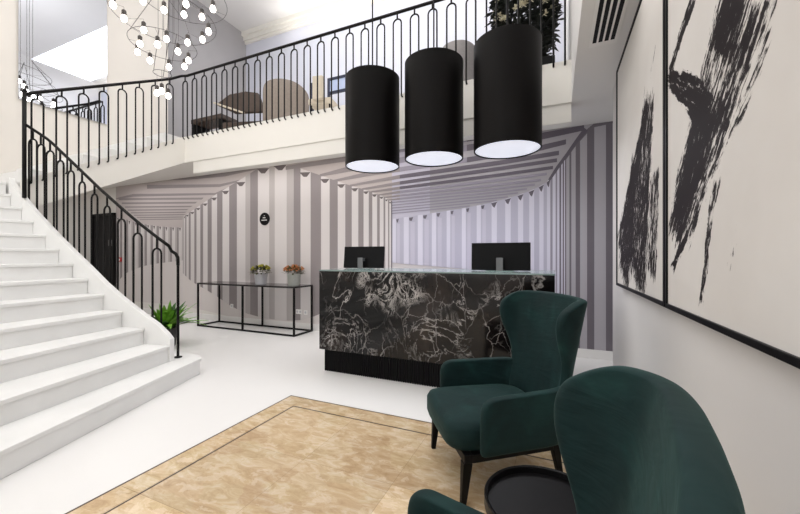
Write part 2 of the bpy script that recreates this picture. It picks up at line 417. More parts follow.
# baseboard and other walls
struct(MB().box((-9.38, YB-.018, 0), (2.2, YB, .11)).build('baseboard_back', M['white'], bevel=.003), 'white baseboard under striped wall', 'baseboard')
struct(MB().box((XW, -5, 0), (XW+.25, 4.02, ZC)).build('wall_right', M['wallwarm']), 'pale wall carrying two big brush paintings', 'wall')
struct(MB().box((2.0, 3.5, 0), (2.2, YB, ZC)).build('wall_alcove', M['wall']))
g = MB(); g.extr([(XL, y, z) for y, z in ((-5, 0), (1.9, 0), (1.9, 1.72), (YF-.02, ZC+.03), (4.67, ZC+.03), (4.67, ZT), (-5, ZT))], (-.25, 0, 0))
struct(g.build('wall_left', mottle(mat('warm_white_wall', (222, 217, 210), .6, spec=.2), .015, 2)), 'cream left wall beside stair landing', 'wall')
struct(MB().box((-10.5, 1.0, 0), (-10.3, YB+.2, ZC)).build('wall_far_left', M['wall']))
struct(MB().box((-10.3, .8, 0), (XL, 1.0, ZC)).build('wall_under_landing', M['wall']))
struct(MB().box((XV, -5, ZC), (2.2, YR, ZT)).build('wall_upper_right', M['ceil']), 'white dropped ceiling block along right wall', 'wall')
struct(MB().box((-10.3, YF, ZC), (XV, YR, ZM)).build('floor_mezzanine', M['cream']), 'white balcony edge and upper floor', 'floor')
struct(MB().box((-10.3, 1.0, ZC), (XL-.25, YF, ZM)).build('ceiling_side', M['ceil']))
struct(MB().box((-10.3, YR, ZM), (XV, YR+.2, ZT)).build('wall_mezzanine_back', M['lavender']), 'pale lavender rear wall of upper floor', 'wall')
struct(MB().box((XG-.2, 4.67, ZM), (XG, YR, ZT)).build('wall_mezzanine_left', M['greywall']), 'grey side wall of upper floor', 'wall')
struct(MB().box((-10.3, -5, ZT), (2.2, YR+.2, ZT+.2)).build('ceiling', M['ceil']), 'high white ceiling over stairs and balcony', 'ceiling')
g = MB(); g.box((XG, YR-.16, ZT-.1), (XV, YR, ZT)); g.box((XG, YR-.1, ZT-.2), (XV, YR, ZT-.1)); g.box((XG, YR-.05, ZT-.26), (XV, YR, ZT-.2))
struct(g.build('trim_1', M['cream']), 'cream cornice under the high ceiling', 'trim')
struct(MB().box((-5.7, YF+.015, 2.685), (XV, YF+.16, ZC)).build('trim_2', M['cream'], bevel=.004), 'white downstand beam under the balcony edge', 'trim')
# unseen front wall behind the viewer, tall openings added to let daylight in
g = MB()
ops = [(-6.4, -4.6), (-4.2, -2.4), (-2.0, -.2)]
xs = [XL-.25]+[v for p in ops for v in p]+[XV]
for i in range(0, len(xs), 2): g.box((xs[i], -5.2, 0), (xs[i+1], -5, ZT))
for a, c in ops: g.box((a, -5.2, 0), (c, -5, .5)); g.box((a, -5.2, 5.6), (c, -5, ZT))
g.box((XV, -5.2, 0), (2.2, -5, ZT))
struct(g.build('wall_front', M['wall']))
# black door at the far left of the back wall
dr = empty('door_1', (0, 0, 0)); struct(dr, 'tall black door at far end beneath the stairs', 'door')
x0, x1 = on_y(95.5, 260, YB).x, on_y(115.5, 260, YB).x
zt = on_y(105, 216, YB).z
MB().box((x0, YB-.05, .0), (x1, YB-.002, zt)).build('panel', M['blackm'], dr, bevel=.004)
g = MB(); g.box((x0-.03, YB-.07, 0), (x0, YB-.002, zt+.05)); g.box((x1, YB-.07, 0), (x1+.03, YB-.002, zt+.05)); g.box((x0-.03, YB-.07, zt), (x1+.03, YB-.002, zt+.05))
g.build('frame', M['black'], dr)
xm = on_y(106, 260, YB).x
MB().box((xm-.012, YB-.056, .1), (xm+.012, YB-.05, zt-.1)).build('glazing_bar', M['steel'], dr)
p = on_y(113.3, 243, YB)
MB().box((p.x-.06, YB-.075, p.z-.07), (p.x+.06, YB-.05, p.z+.07)).build('handle', M['steel'], dr, bevel=.006)

# ------------------------------------------------------------------ staircase
RS = .168
RT = {1: (199.7, 3.80), 2: (168, 3.675), 3: (143.6, 3.74), 4: (121.9, 3.80), 5: (103.2, 3.88), 6: (87.7, 4.0), 7: (72.6, 4.1), 8: (58.5, 4.17), 9: (45.5, 4.22), 10: (33, 4.25), 11: (21.5, 4.27), 12: (10.6, 4.33), 13: (6, 4.42), 14: (1, 4.5)}
R = {k: at_t(u, t) for k, (u, t) in RT.items()}
def near(k, Ln=2.7):
    a = math.radians(-20.5+3.3*(k-1)); return Vector((-math.sin(a), -math.cos(a), 0))*Ln+R[k]
st = empty('staircase', (R[1].x, R[1].y, 0), 0, 'wide white stone staircase curving up to a landing', 'staircase')
def off(p): return (p[0]-R[1].x, p[1]-R[1].y, p[2] if len(p) > 2 else 0)
OFF = Vector((R[1].x, R[1].y, 0))
for k in range(1, 14):
    g = MB()
    q = [R[k], near(k), near(k+1), R[k+1]]
    if k == 1:
        q = [R[1], near(1), near(2), R[2], R[2]+Vector((-.32, .06, 0)), R[2]+Vector((-.30, .30, 0)), R[1]+Vector((-.10, .08, 0))]
    q = [Vector((max(p[0], XL+.003), p[1], 0))-OFF for p in q]
    g.prism(q, 0, k*RS-.032)
    q2 = list(q)
    dv = (q[0]-q[3 if k > 1 else 3]).normalized()*.014
    q2[0] = q[0]+dv; q2[1] = q[1]+dv
    g.prism(q2, k*RS-.032, k*RS)
    g.build('step', M['stone'], st, bevel=.005)
# stringer along the far side (solid to the floor)
nS = {}
ks = sorted(RT)
for k in ks:
    a = R[max(k-1, 2)]; c = R[min(k+1, 13)]
    t = (c-a).normalized(); nS[k] = Vector((t.y, -t.x, 0)) if t.y*0 - (-t.x)*0 == 0 else t
    if nS[k].y < 0: nS[k] = -nS[k]
def kint(tab, k):
    a = int(math.floor(k)); a = min(max(a, 2), 12); f = k-a
    return tab[a]*(1-f)+tab[a+1]*f
TW = .06
def ztop(k): return RS*(k-1)+.30
inner, outer, zt_ = [], [], []
kk = [1.93, 2.1]+[2.5+.5*i for i in range(21)]
for k in kk:
    p = kint(R, k); n_ = kint(nS, k)
    inner.append(p+n_*.002-OFF); outer.append(p+n_*TW-OFF); zt_.append(ztop(k))
zt_[0] = .40; zt_[1] = .455
g = MB(); n_ = len(kk)
vs = [(p.x, p.y, RS+.001 if i < 1 else .0) for i, p in enumerate(inner)]+[(p.x, p.y, RS+.001 if i < 1 else .0) for i, p in enumerate(outer)]+[(p.x, p.y, z) for p, z in zip(inner, zt_)]+[(p.x, p.y, z) for p, z in zip(outer, zt_)]
fs = []
for i in range(n_-1):
    for (a, c) in ((0, 2), (1, 3)): fs.append((a*n_+i, a*n_+i+1, c*n_+i+1, c*n_+i))
    fs.append((2*n_+i, 2*n_+i+1, 3*n_+i+1, 3*n_+i)); fs.append((i, i+1, n_+i+1, n_+i))
fs += [(0, n_, 3*n_, 2*n_), (n_-1, 2*n_-1, 4*n_-1, 3*n_-1)]
g.add(vs, fs).build('stringer', M['stone'], st, bevel=.006)
# landing and the upper flight to the balcony
XU = -5.9
nx = near(14); nx = R[14]+(nx-R[14])*((R[14].x-XL-.003)/(R[14].x-nx.x))
lq = [nx, R[14], Vector((-6.0, 2.2, 0)), Vector((XL+.003, 2.2, 0))]
MB().prism([p-OFF for p in lq], 13*RS-.2, 13*RS).build('landing', M['stone'], st)
fl = [(2.13, 1.815), (YF, ZC), (YF, ZM), (2.13, 2.19)]
g = MB(); g.extr([(XU-OFF.x, y-OFF.y, z) for y, z in fl], (-.1, 0, 0)); g.build('upper_stringer', M['cream'], st)
g = MB()
rise = (ZM-13*RS)/7; run = (YF-2.2)/7
for i in range(7):
    y0 = 2.2+run*i
    zb0 = 1.815+(y0-2.13)*.527; zb1 = zb0+run*.527; zt1 = 13*RS+rise*(i+1)-.001
    g = MB(); g.extr([(XU-.101-OFF.x, y-OFF.y, z) for y, z in ((y0, zb0), (y0+run-.001, zb1), (y0+run-.001, zt1), (y0, zt1))], (XL+.002-(XU-.101), 0, 0))
    g.build('step', M['stone'], st)

# ------------------------------------------------------------------ railings
BR = .0105
def arch(p, t, zb0, zb1, zrail, w, neck, hook=None, foot=.012):
    """U-shaped hairpin baluster: two legs, a round head and a neck to the handrail."""
    g = MB(); t = Vector(t).normalized(); r = w/2; p = Vector(p)
    zs = zrail-neck-r
    pts = []
    a = p-t*r; c = p+t*r
    def foot_pts(q, zb):
        if hook is None: return [Vector((q.x, q.y, zb)), Vector((q.x, q.y, zb+.08))]
        h = Vector(hook)
        return [Vector((q.x, q.y, zb))+h, Vector((q.x, q.y, zb))+h*.25, Vector((q.x, q.y, zb+.02)), Vector((q.x, q.y, zb+.1))]
    pts += foot_pts(a, zb0)
    pts.append(Vector((a.x, a.y, zs-.02)))
    for i in range(9):
        th = PI-PI*i/8
        pts.append(p+t*(r*math.cos(th))+Vector((0, 0, zs-p.z+r*math.sin(th))))
    pts.append(Vector((c.x, c.y, zs-.02)))
    pts += foot_pts(c, zb1)[::-1]
    g.tube(pts, BR, 6)
    g.tube([(p.x, p.y, zs+r-.004), (p.x, p.y, zrail)], BR*1.05, 6)
    return g
sr = empty('stair_railing', (R[2].x, R[2].y, .455), 0, 'black hairpin iron railing rising along the lower white stairs', 'railing')
O2 = Vector((R[2].x, R[2].y, .455))
railv = [(20, 120), (25, 124), (49.5, 140.5), (82.5, 172), (100, 189), (120.8, 207.5), (137.5, 222), (158, 238), (169, 246)]
def rail_z(p):                   # handrail height over the stringer, read off the photo
    fwd = -SN*p.x+CS*p.y; u = 400+FPX*(CS*p.x+SN*p.y)/fwd
    return H-(lerp(railv, u)-257)*fwd/FPX
def rail_pt(k):
    p = kint(R, k)+kint(nS, k)*(TW+.0125); return Vector((p.x, p.y, rail_z(p)))
def tang(k): return (rail_pt(k+.1)-rail_pt(k-.1))*Vector((1, 1, 0)) if False else Vector(((rail_pt(k+.1)-rail_pt(k-.1)).x, (rail_pt(k+.1)-rail_pt(k-.1)).y, 0))
NW = at_t(24.3, 4.27)
NWL = at_t(178, 3.83)
pts = []
pts.append(Vector((NWL.x, NWL.y, 1.16))); pts.append(Vector((NWL.x-.003, NWL.y, 1.245)))
pts.append(Vector((NWL.x-.03, NWL.y-.004, 1.285))); pts.append(Vector((NWL.x-.09, NWL.y-.012, 1.315)))
k = 2.2
while k < 10.4:
    pts.append(rail_pt(k)); k += .4
pts.append(Vector((NW.x, NW.y, 2.85)))
MB().tube([p-O2 for p in pts], .017, 8).build('handrail', M['black'], sr, smooth=True)
g = MB(); g.tube([Vector((NWL.x, NWL.y, RS+.002))-O2, Vector((NWL.x, NWL.y, 1.17))-O2], .0135, 10); g.lathe([(.04, 0), (.04, .008), (.018, .014)], (NWL.x-O2.x, NWL.y-O2.y, RS-O2.z+.001), 16)
g.build('newel_post', M['black'], sr)
for k in (2.70, 3.57, 4.39, 5.22, 6.05, 6.86, 7.64, 8.42, 9.2, 9.93, 10.64):
    p = rail_pt(k); t = tang(k); t.normalize()
    dk = .05/max((kint(R, k+.2)-kint(R, k-.2)).length/.4, .1)
    g = arch(Vector((p.x, p.y, 0))-Vector((O2.x, O2.y, 0)), t, ztop(k-dk)-.07-O2.z, ztop(k+dk)-.07-O2.z, p.z-O2.z-.01, .112, .11)
    g.build('baluster', M['black'], sr, smooth=True)
# balcony and upper flight railing
BEND = Vector((XU, YF, 0)); ZR = 4.365
bl = empty('balcony_railing', (XU, YF, ZM), 0, 'long black hairpin iron railing along the upstairs balcony edge', 'railing')
O3 = Vector((XU, YF, ZM))
YO = YF-.03
def uprail(y): return 3.215+(y-NW.y)*(ZR-3.215)/(YF-NW.y)
XUr = XU+.03
path = [Vector((NW.x, NW.y, 3.2))]+[Vector((XUr, y, uprail(y))) for y in (NW.y+.1, 2.8, 3.4, 3.9)]+[Vector((XUr+.01, YO-.06, ZR-.02)), Vector((XUr+.07, YO, ZR))]+[Vector((x, YO, ZR)) for x in (-5, -3, -1, XV-.03)]
g = MB(); g.tube([p-O3 for p in path], .02, 8); g.build('handrail', M['black'], bl, smooth=True)
g = MB(); g.tube([Vector((NW.x, NW.y, 1.96))-O3, Vector((NW.x, NW.y, 3.235))-O3], .021, 10); g.ball(Vector((NW.x, NW.y, 3.25))-O3, .026, 8); g.build('newel_post', M['black'], bl, smooth=True)
sp = .2355
for i in range(26):
    x = -5.876+.03+sp*i
    if x > XV-.06: break
    g = arch(Vector((x, YO, 0))-Vector((O3.x, O3.y, 0)), (1, 0, 0), 3.30-O3.z, 3.30-O3.z, ZR-O3.z, .112, .085, hook=(0, .032, -.004))
    g.build('baluster', M['black'], bl, smooth=True)
for i in range(8):
    y = NW.y+.13+i*.2355
    z = uprail(y)
    zb = 2.455+(y-2.71)*.571
    g = arch(Vector((XUr, y, 0))-Vector((O3.x, O3.y, 0)), (0, 1, 0), zb-.03-O3.z, zb+.03-O3.z, z-O3.z, .112, .085, hook=(-.032, 0, -.004))
    g.build('baluster', M['black'], bl, smooth=True)

# ------------------------------------------------------------------ reception desk
DX0, DX1, DY0, DY1 = -2.34, 0.0, 3.18, 3.98
dk = empty('reception_desk', (DX0, DY0, 0), 0, 'long black marble reception desk with white veins on dark ribbed plinth', 'desk')
OD = Vector((DX0, DY0, 0)); L_, W_ = DX1-DX0, DY1-DY0
MB().box((0, 0, .256), (L_, .04, 1.098)).build('front_panel', M['marble'], dk, bevel=.002)
g = MB(); g.box((0, .041, .256), (.04, W_, 1.098)); g.build('side_panel', M['marble'], dk, bevel=.002)
g = MB(); g.box((L_-.04, .041, .256), (L_, W_, 1.098)); g.build('side_panel', M['marble'], dk, bevel=.002)
g = MB(); g.box((-.002, -.002, 1.0985), (L_+.002, W_, 1.112)); g.build('counter_top', M['glass'], dk, bevel=.002)
g = MB(); g.box((.05, .3, .70), (L_-.05, W_+.1, .73)); g.build('work_surface', M['wood'], dk)
g = MB(); g.box((.01, .10, 0), (L_-.01, W_-.1, .2558))
n = 92
for i in range(n):
    x = .012+(L_-.04)*i/(n-1)
    g.box((x, .082, .0), (x+.014, .0998, .2555))
g.build('ribbed_plinth', M['wood'], dk)

def monitor(name_label, c, w, h, rz, tilt, zoff):
    o = empty('monitor', (c[0], c[1], 1.1125), rz, name_label, 'monitor', 'monitors on the reception desk')
    g = MB(); g.box((-w/2, -.012, 0), (w/2, .012, h)); p = g.build('screen_housing', M['screen'], o, bevel=.004); p.location = (0, .04, zoff); p.rotation_euler = (tilt, 0, 0)
    g = MB(); g.box((-w/2+.012, .0122, .012), (w/2-.012, .0135, h-.012)); p2 = g.build('screen', M['blackm'], p)
    g = MB(); g.box((-.032, -.055, .0), (.032, -.043, .13)); g.box((-.025, -.05, .09), (.025, .03, .125)); g.build('stand', M['steel'], o, bevel=.003)
    g = MB(); g.box((-.13, -.09, 0), (.13, .07, .006)); g.build('base', M['glass'], o, bevel=.002)
    return o
a = on_y(362, 265, 3.56); monitor('smaller looking black monitor on the left end of the marble desk', (a.x, 3.56), .50, .25, .1, -.12, .010)
a = on_y(500, 265, 3.56); monitor('black monitor on the marble desk behind the nearer green armchair back, right of the other', (a.x, 3.56), .56, .272, .06, -.05, .006)

# ------------------------------------------------------------------ pendant lamps
def pendant(u, t, r, zb, h, label):
    p = at_t(u, t)
    o = empty('pendant_lamp', (p.x, p.y, zb), 0, label, 'pendant lamp', 'black drum pendants over the desk')
    g = MB(); g.lathe([(r-.012, .03), (r-.012, .002), (r-.006, 0), (r, .003), (r, h-.004), (r-.006, h), (.02, h)], n=56, cap0=False, cap1=True)
    g.build('shade', M['shade'], o, smooth='auto', fixn=True)
    g = MB(); g.lathe([(.001, .012), (r-.0125, .012), (r-.0125, .02), (.001, .02)], n=56); g.build('diffuser', M['diff'], o)
    g = MB(); g.lathe([(.035, h), (.035, h+.03), (.012, h+.05)], n=16); g.build('cap', M['blackm'], o)
    g = MB(); g.tube([(0, 0, h+.04), (0, 0, ZT-zb-.03)], .008, 8); g.build('cord', M['blackm'], o)
    g = MB(); g.lathe([(.07, ZT-zb-.03), (.07, ZT-zb-.001)], n=20); g.build('ceiling_rose', M['blackm'], o)
    return p
pendant(372.5, 3.93, .298, 2.242, .975, 'leftmost of three black drum pendants, above the desk monitor')
pendant(433.8, 3.62, .296, 2.24, .975, 'middle one of the three black drum pendants')
pendant(507, 3.27, .300, 2.228, .975, 'rightmost of three black drum pendants, in front of the flower bush')

# ------------------------------------------------------------------ console table
TX0, TX1, TY0, TY1, TZ = -5.94, -3.735, 4.43, 4.90, .785
ct = empty('console_table', (TX0, TY0, 0), 0, 'long thin black metal frame console table against the striped wall', 'table')
w_, d_ = TX1-TX0, TY1-TY0; q = .013
MB().box((0, 0, TZ-.028), (w_, d_, TZ)).build('tabletop', mat('black_glass_top', (30, 26, 27), .15, spec=.6), ct, bevel=.002)
for y in (q, d_-q):
    for x in (q, w_/2, w_-q):
        MB().box((x-q, y-q, 0), (x+q, y+q, TZ-.0285)).build('leg', M['black'], ct)
g = MB(); z0, z1 = .0, .026
g.box((2*q, 0, z0), (w_/2-q, 2*q, z1)); g.box((w_/2+q, 0, z0), (w_-2*q, 2*q, z1)); g.box((2*q, d_-2*q, z0), (w_/2-q, d_, z1)); g.box((w_/2+q, d_-2*q, z0), (w_-2*q, d_, z1))
g.box((0, 2*q, z0), (2*q, d_-2*q, z1)); g.box((w_-2*q, 2*q, z0), (w_, d_-2*q, z1))
g.build('bottom_rail', M['black'], ct)

def leaf_card(g, c, d, length, width, droop=.3, seg=3):
    d = Vector(d).normalized(); up = Vector((0, 0, 1)); s = d.cross(up)
    s = s.normalized() if s.length > .05 else Vector((1, 0, 0))
    pts = []
    for i in range(seg+1):
        f = i/seg; p = Vector(c)+d*length*f-up*droop*length*f*f
        w = width*math.sin(PI*min(.999, .12+.88*f)) if f < 1 else .001
        pts.append((p-s*w/2, p+up*width*.06, p+s*w/2))
    vs = [v for t3 in pts for v in t3]; fs = []
    for i in range(seg):
        for j in range(2): fs.append((i*3+j, i*3+j+1, (i+1)*3+j+1, (i+1)*3+j))
    g.add(vs, fs)
def rdir(zmin=-.2):
    while True:
        v = Vector((random.uniform(-1, 1), random.uniform(-1, 1), random.uniform(zmin, 1)))
        if .2 < v.length < 1: return v.normalized()
def flower_pot(u, label, potm, flm, lf, n):
    p = on_y(u, 283, 4.66)
    o = empty('flower_pot', (p.x, p.y, TZ+.0005), 0, label, 'potted flowers', 'potted flowers on the console table')
    g = MB(); g.lathe([(.088, 0), (.094, .02), (.108, .17), (.112, .175), (.112, .186), (.1, .186), (.098, .165), (.01, .16)], n=28); g.build('pot', potm, o, smooth='auto')
    g = MB()
    for i in range(150):
        d = rdir(-.1); c = Vector((d.x*.11, d.y*.11, .2+d.z*.08)); leaf_card(g, c, d+Vector((0, 0, .2)), random.uniform(.05, .1), .04, .3, 2)
    g.build('foliage', lf, o, fixn=False)
    g = MB()
    for i in range(n):
        d = rdir(.05); c = Vector((d.x*.165, d.y*.14, .235+d.z*.085))
        for j in range(7):
            a = 2*PI*j/7; leaf_card(g, c, d+Vector((math.cos(a), math.sin(a), .2))*.9, .035, .024, .1, 2)
        g.ball(c, .013, 4)
    g.build('flowers', flm, o, fixn=False)['kind'] = 'stuff'
flower_pot(261, 'pale pot of yellow-green flowers on the black console table', M['pot'], M['ylw'], M['oliveleaf'], 30)
flower_pot(294, 'sage grey pot of orange flowers at the console table end', M['potg'], M['orange'], M['oliveleaf'], 44)

# fern behind the stairs
p = on_z(166, 347, 0)
fn = empty('potted_fern', (p.x, p.y, 0), 0, 'green leafy fern in charcoal pot on floor behind the first steps', 'plant')
g = MB(); g.lathe([(.10, 0), (.115, .02), (.135, .25), (.14, .255), (.14, .27), (.125, .27), (.12, .24), (.01, .235)], n=28); g.build('pot', M['dpot'], fn, smooth='auto')
for key, nn, seedy in (('leaf', 80, 1), ('leafd', 34, 2)):
    g = MB()
    for i in range(nn):
        a = random.uniform(0, 2*PI); el = random.uniform(.5, 1.5); d = Vector((math.cos(a)*math.cos(el), math.sin(a)*math.cos(el), math.sin(el)))
        leaf_card(g, (math.cos(a)*.04, math.sin(a)*.04, .25), d, random.uniform(.38, .58), .075, random.uniform(.2, .55), 6)
    g.build('fronds', M[key], fn, fixn=False, smooth=True)

# ------------------------------------------------------------------ things on the back wall
p = on_y(265.2, 219, YB)
sg = empty('wall_sign', (p.x, YB-.003, p.z), 0, 'round black sign with tiny white lettering on the striped wall', 'sign')
g = MB()
g.lathe([(.112, 0), (.115, .003), (.115, .018), (.11, .022)], n=48); ob = g.build('disc', M['blackm'], sg); ob.rotation_euler = (PI/2, 0, 0)
g = MB()
for (x, z, w, h) in ((-.012, .052, .01, .008), (.004, .052, .012, .008), (-.03, .012, .012, .016), (-.012, .012, .01, .02), (.004, .012, .012, .016), (.022, .012, .01, .012), (-.062, -.03, .016, .014), (-.042, -.03, .012, .014), (-.026, -.03, .016, .014), (-.006, -.03, .014, .014), (.012, -.03, .016, .014), (.032, -.03, .012, .014), (.048, -.03, .014, .014)):
    g.box((x, -.0245, z), (x+w, -.0221, z+h))
g.build('lettering', M['white'], sg)
def outlet(u, v, w, label):
    p = on_y(u, v, YB); o = empty('wall_outlet', (p.x, YB-.004, p.z), 0, label, 'outlet', 'outlets on the striped wall')
    MB().box((-w/2, -.01, -.04), (w/2, 0, .04)).build('plate', M['white'], o, bevel=.003)
    g = MB(); k = 2 if w > .1 else 1
    for i in range(k):
        g = MB(); cx = (i-(k-1)/2)*w/2; g.lathe([(.02, 0), (.02, .002)], (0, 0, 0), 16)
        for j in range(len(g.v)-32, len(g.v)): x, y, z = g.v[j]; g.v[j] = (x+cx, -.0102-z, y)
        g.build('socket', M['pot'], o)
outlet(232.3, 306, .075, 'small white outlet low on wall behind the console table middle')
outlet(299.3, 311.6, .125, 'wider white double outlet behind the console table right end')
outlet(306, 312.4, .075, 'small white outlet right beside the wider double outlet')
p = on_y(120.8, 259.5, YB)
fa = empty('fire_call_point', (p.x, YB-.004, p.z), 0, 'small red fire alarm call point beside the black door', 'alarm')
MB().box((-.05, -.03, -.05), (.05, 0, .05)).build('housing', M['red'], fa, bevel=.005)
MB().box((-.025, -.033, -.025), (.025, -.0302, .02)).build('button', M['white'], fa)

# ------------------------------------------------------------------ air vent in the low ceiling
vt = empty('air_vent', (.33, 3.08, ZC-.004), 0, 'white linear ceiling air vent with black slots above the desk side', 'vent')
MB().box((-.09, -2.2, -.004), (.10, .06, .0)).build('frame', M['white'], vt, bevel=.002)
for i in range(4):
    x = -.068+.04*i
    MB().box((x, -2.16, -.0052), (x+.026, .0, -.0042)).build('slot', M['blackm'], vt)

# ------------------------------------------------------------------ paintings
def stroke_group():
    ng = D.node_groups.new('brush_stroke', 'ShaderNodeTree')
    I = ng.interface
    I.new_socket('P', in_out='INPUT', socket_type='NodeSocketVector')
    I.new_socket('A', in_out='INPUT', socket_type='NodeSocketVector')
    I.new_socket('Dir', in_out='INPUT', socket_type='NodeSocketVector')
    I.new_socket('Perp', in_out='INPUT', socket_type='NodeSocketVector')
    for nm in ('Len', 'W0', 'W1', 'Density', 'Seed', 'Bend'): I.new_socket(nm, in_out='INPUT', socket_type='NodeSocketFloat')
    I.new_socket('Mask', in_out='OUTPUT', socket_type='NodeSocketFloat')
    N = ng.nodes; L = ng.links
    gi = N.new('NodeGroupInput'); go = N.new('NodeGroupOutput')
    def vm(op, a, b_):
        n = N.new('ShaderNodeVectorMath'); n.operation = op; L.new(a, n.inputs[0]); L.new(b_, n.inputs[1]); return n
    d = vm('SUBTRACT', gi.outputs['P'], gi.outputs['A']).outputs[0]
    al = vm('DOT_PRODUCT', d, gi.outputs['Dir']).outputs['Value']; ac = vm('DOT_PRODUCT', d, gi.outputs['Perp']).outputs['Value']
    u = mth(N, L, 'DIVIDE', al, gi.outputs['Len'])
    par = mth(N, L, 'MULTIPLY', mth(N, L, 'MULTIPLY', u, mth(N, L, 'SUBTRACT', 1, u)), gi.outputs['Bend'])
    ac = mth(N, L, 'ADD', ac, par)
    cw = N.new('ShaderNodeCombineXYZ'); L.new(al, cw.inputs[0]); L.new(ac, cw.inputs[1]); L.new(gi.outputs['Seed'], cw.inputs[2])
    wob = noise(N, L, cw.outputs[0], 5, 4, .6)
    ac2 = mth(N, L, 'ADD', ac, mth(N, L, 'MULTIPLY', mth(N, L, 'SUBTRACT', wob.outputs['Fac'], .5), .09))
    w = mth(N, L, 'ADD', gi.outputs['W0'], mth(N, L, 'MULTIPLY', u, mth(N, L, 'SUBTRACT', gi.outputs['W1'], gi.outputs['W0'])))
    e = mth(N, L, 'SUBTRACT', 1, mth(N, L, 'DIVIDE', mth(N, L, 'ABSOLUTE', ac2), w))          # 1 on the axis, 0 at the edge
    e = mth(N, L, 'MINIMUM', mth(N, L, 'MULTIPLY', e, 2.6), 1)
    ends = mth(N, L, 'MINIMUM', mth(N, L, 'MULTIPLY', u, 9), mth(N, L, 'MULTIPLY', mth(N, L, 'SUBTRACT', 1, u), 6))
    ends = mth(N, L, 'MINIMUM', ends, 1)
    env = mth(N, L, 'MINIMUM', e, ends)
    cs = N.new('ShaderNodeCombineXYZ'); L.new(mth(N, L, 'MULTIPLY', al, 5), cs.inputs[0]); L.new(mth(N, L, 'MULTIPLY', ac, 30), cs.inputs[1]); L.new(gi.outputs['Seed'], cs.inputs[2])
    s1 = noise(N, L, cs.outputs[0], 1.6, 6, .62, .5)
    cb = N.new('ShaderNodeCombineXYZ'); L.new(mth(N, L, 'MULTIPLY', al, 3), cb.inputs[0]); L.new(mth(N, L, 'MULTIPLY', ac, 5), cb.inputs[1]); L.new(gi.outputs['Seed'], cb.inputs[2])
    s2 = noise(N, L, cb.outputs[0], 1.5, 4, .6)
    cf = N.new('ShaderNodeCombineXYZ'); L.new(mth(N, L, 'MULTIPLY', al, 18), cf.inputs[0]); L.new(mth(N, L, 'MULTIPLY', ac, 42), cf.inputs[1]); L.new(gi.outputs['Seed'], cf.inputs[2])
    fine = noise(N, L, cf.outputs[0], 1.5, 4, .7)
    tot = mth(N, L, 'ADD', mth(N, L, 'MULTIPLY', s1.outputs['Fac'], 1.5), mth(N, L, 'ADD', mth(N, L, 'MULTIPLY', s2.outputs['Fac'], .55), mth(N, L, 'MULTIPLY', fine.outputs['Fac'], .85)))
    tot = mth(N, L, 'SUBTRACT', tot, 1.45)
    val = mth(N, L, 'ADD', mth(N, L, 'ADD', tot, gi.outputs['Density']), mth(N, L, 'MULTIPLY', mth(N, L, 'SUBTRACT', env, 1), .62))
    mr = N.new('ShaderNodeMapRange'); mr.inputs[1].default_value = -.05; mr.inputs[2].default_value = .09
    L.new(val, mr.inputs[0])
    hard = mth(N, L, 'GREATER_THAN', env, .001)
    L.new(mth(N, L, 'MULTIPLY', mr.outputs[0], hard), go.inputs[0])
    return ng
SG = stroke_group()
XP = XW-.045
def canvas_mat(name, strokes):
    m = mat(name, (214, 207, 199), .6, spec=.1); N, L, b = nt(m)
    P = geo_pos(N); acc = None
    for i, (a, c, w0, w1, dens, bend) in enumerate(strokes):
        A = on_x(a[0], a[1], XP); B = on_x(c[0], c[1], XP); A.x = B.x = 0
        d = (B-A); ln = d.length; d.normalize(); pr = Vector((0, -d.z, d.y))
        n = N.new('ShaderNodeGroup'); n.node_tree = SG
        sx = N.new('ShaderNodeVectorMath'); sx.operation = 'MULTIPLY'; L.new(P, sx.inputs[0]); sx.inputs[1].default_value = (0, 1, 1)
        L.new(sx.outputs[0], n.inputs['P']); n.inputs['A'].default_value = A; n.inputs['Dir'].default_value = d; n.inputs['Perp'].default_value = pr
        n.inputs['Len'].default_value = ln; n.inputs['W0'].default_value = w0; n.inputs['W1'].default_value = w1
        n.inputs['Density'].default_value = dens; n.inputs['Seed'].default_value = i*3.7+1.3; n.inputs['Bend'].default_value = bend
        acc = n.outputs[0] if acc is None else mth(N, L, 'MAXIMUM', acc, n.outputs[0])
    bgc = noise(N, L, P, 1.3, 4, .6); rr = ramp(N, [(.35, srgb(207, 203, 199)), (.7, srgb(217, 214, 211))]); L.new(bgc.outputs['Fac'], rr.inputs[0])
    L.new(mix(N, L, acc, rr.outputs[0], srgb(33, 27, 29)), b.inputs['Base Color'])
    return m
# strokes: start px, end px (projected on the wall), half widths in metres, density, bend
cmA = canvas_mat('brush_canvas_far', [((651, 84), (617, 262), .05, .20, .24, .0), ((650, 78), (632, 296), .12, .50, .22, .0), ((636, 150), (622, 290), .12, .28, .26, 0), ((656, 40), (649, 84), .02, .02, -.1, 0), ((656, 160), (650, 290), .10, .16, .10, 0)])
cmB = canvas_mat('brush_canvas_near', [((756, -50), (674, 236), .26, .20, .11, 0), ((738, -24), (716, 62), .12, .10, .28, 0), ((712, 90), (671, 250), .15, .12, .28, .0), ((776, -10), (690, 205), .14, .10, -.08, 0), ((696, -12), (667, 84), .045, .04, .18, -.05), ((666, 80), (716, 130), .04, .11, .28, .12), ((718, 168), (698, 318), .032, .026, .16, 0), ((737, 216), (727, 290), .035, .03, -.10, 0), ((688, 226), (671, 272), .02, .03, .3, 0), ((772, 0), (754, 64), .03, .03, -.16, 0)])
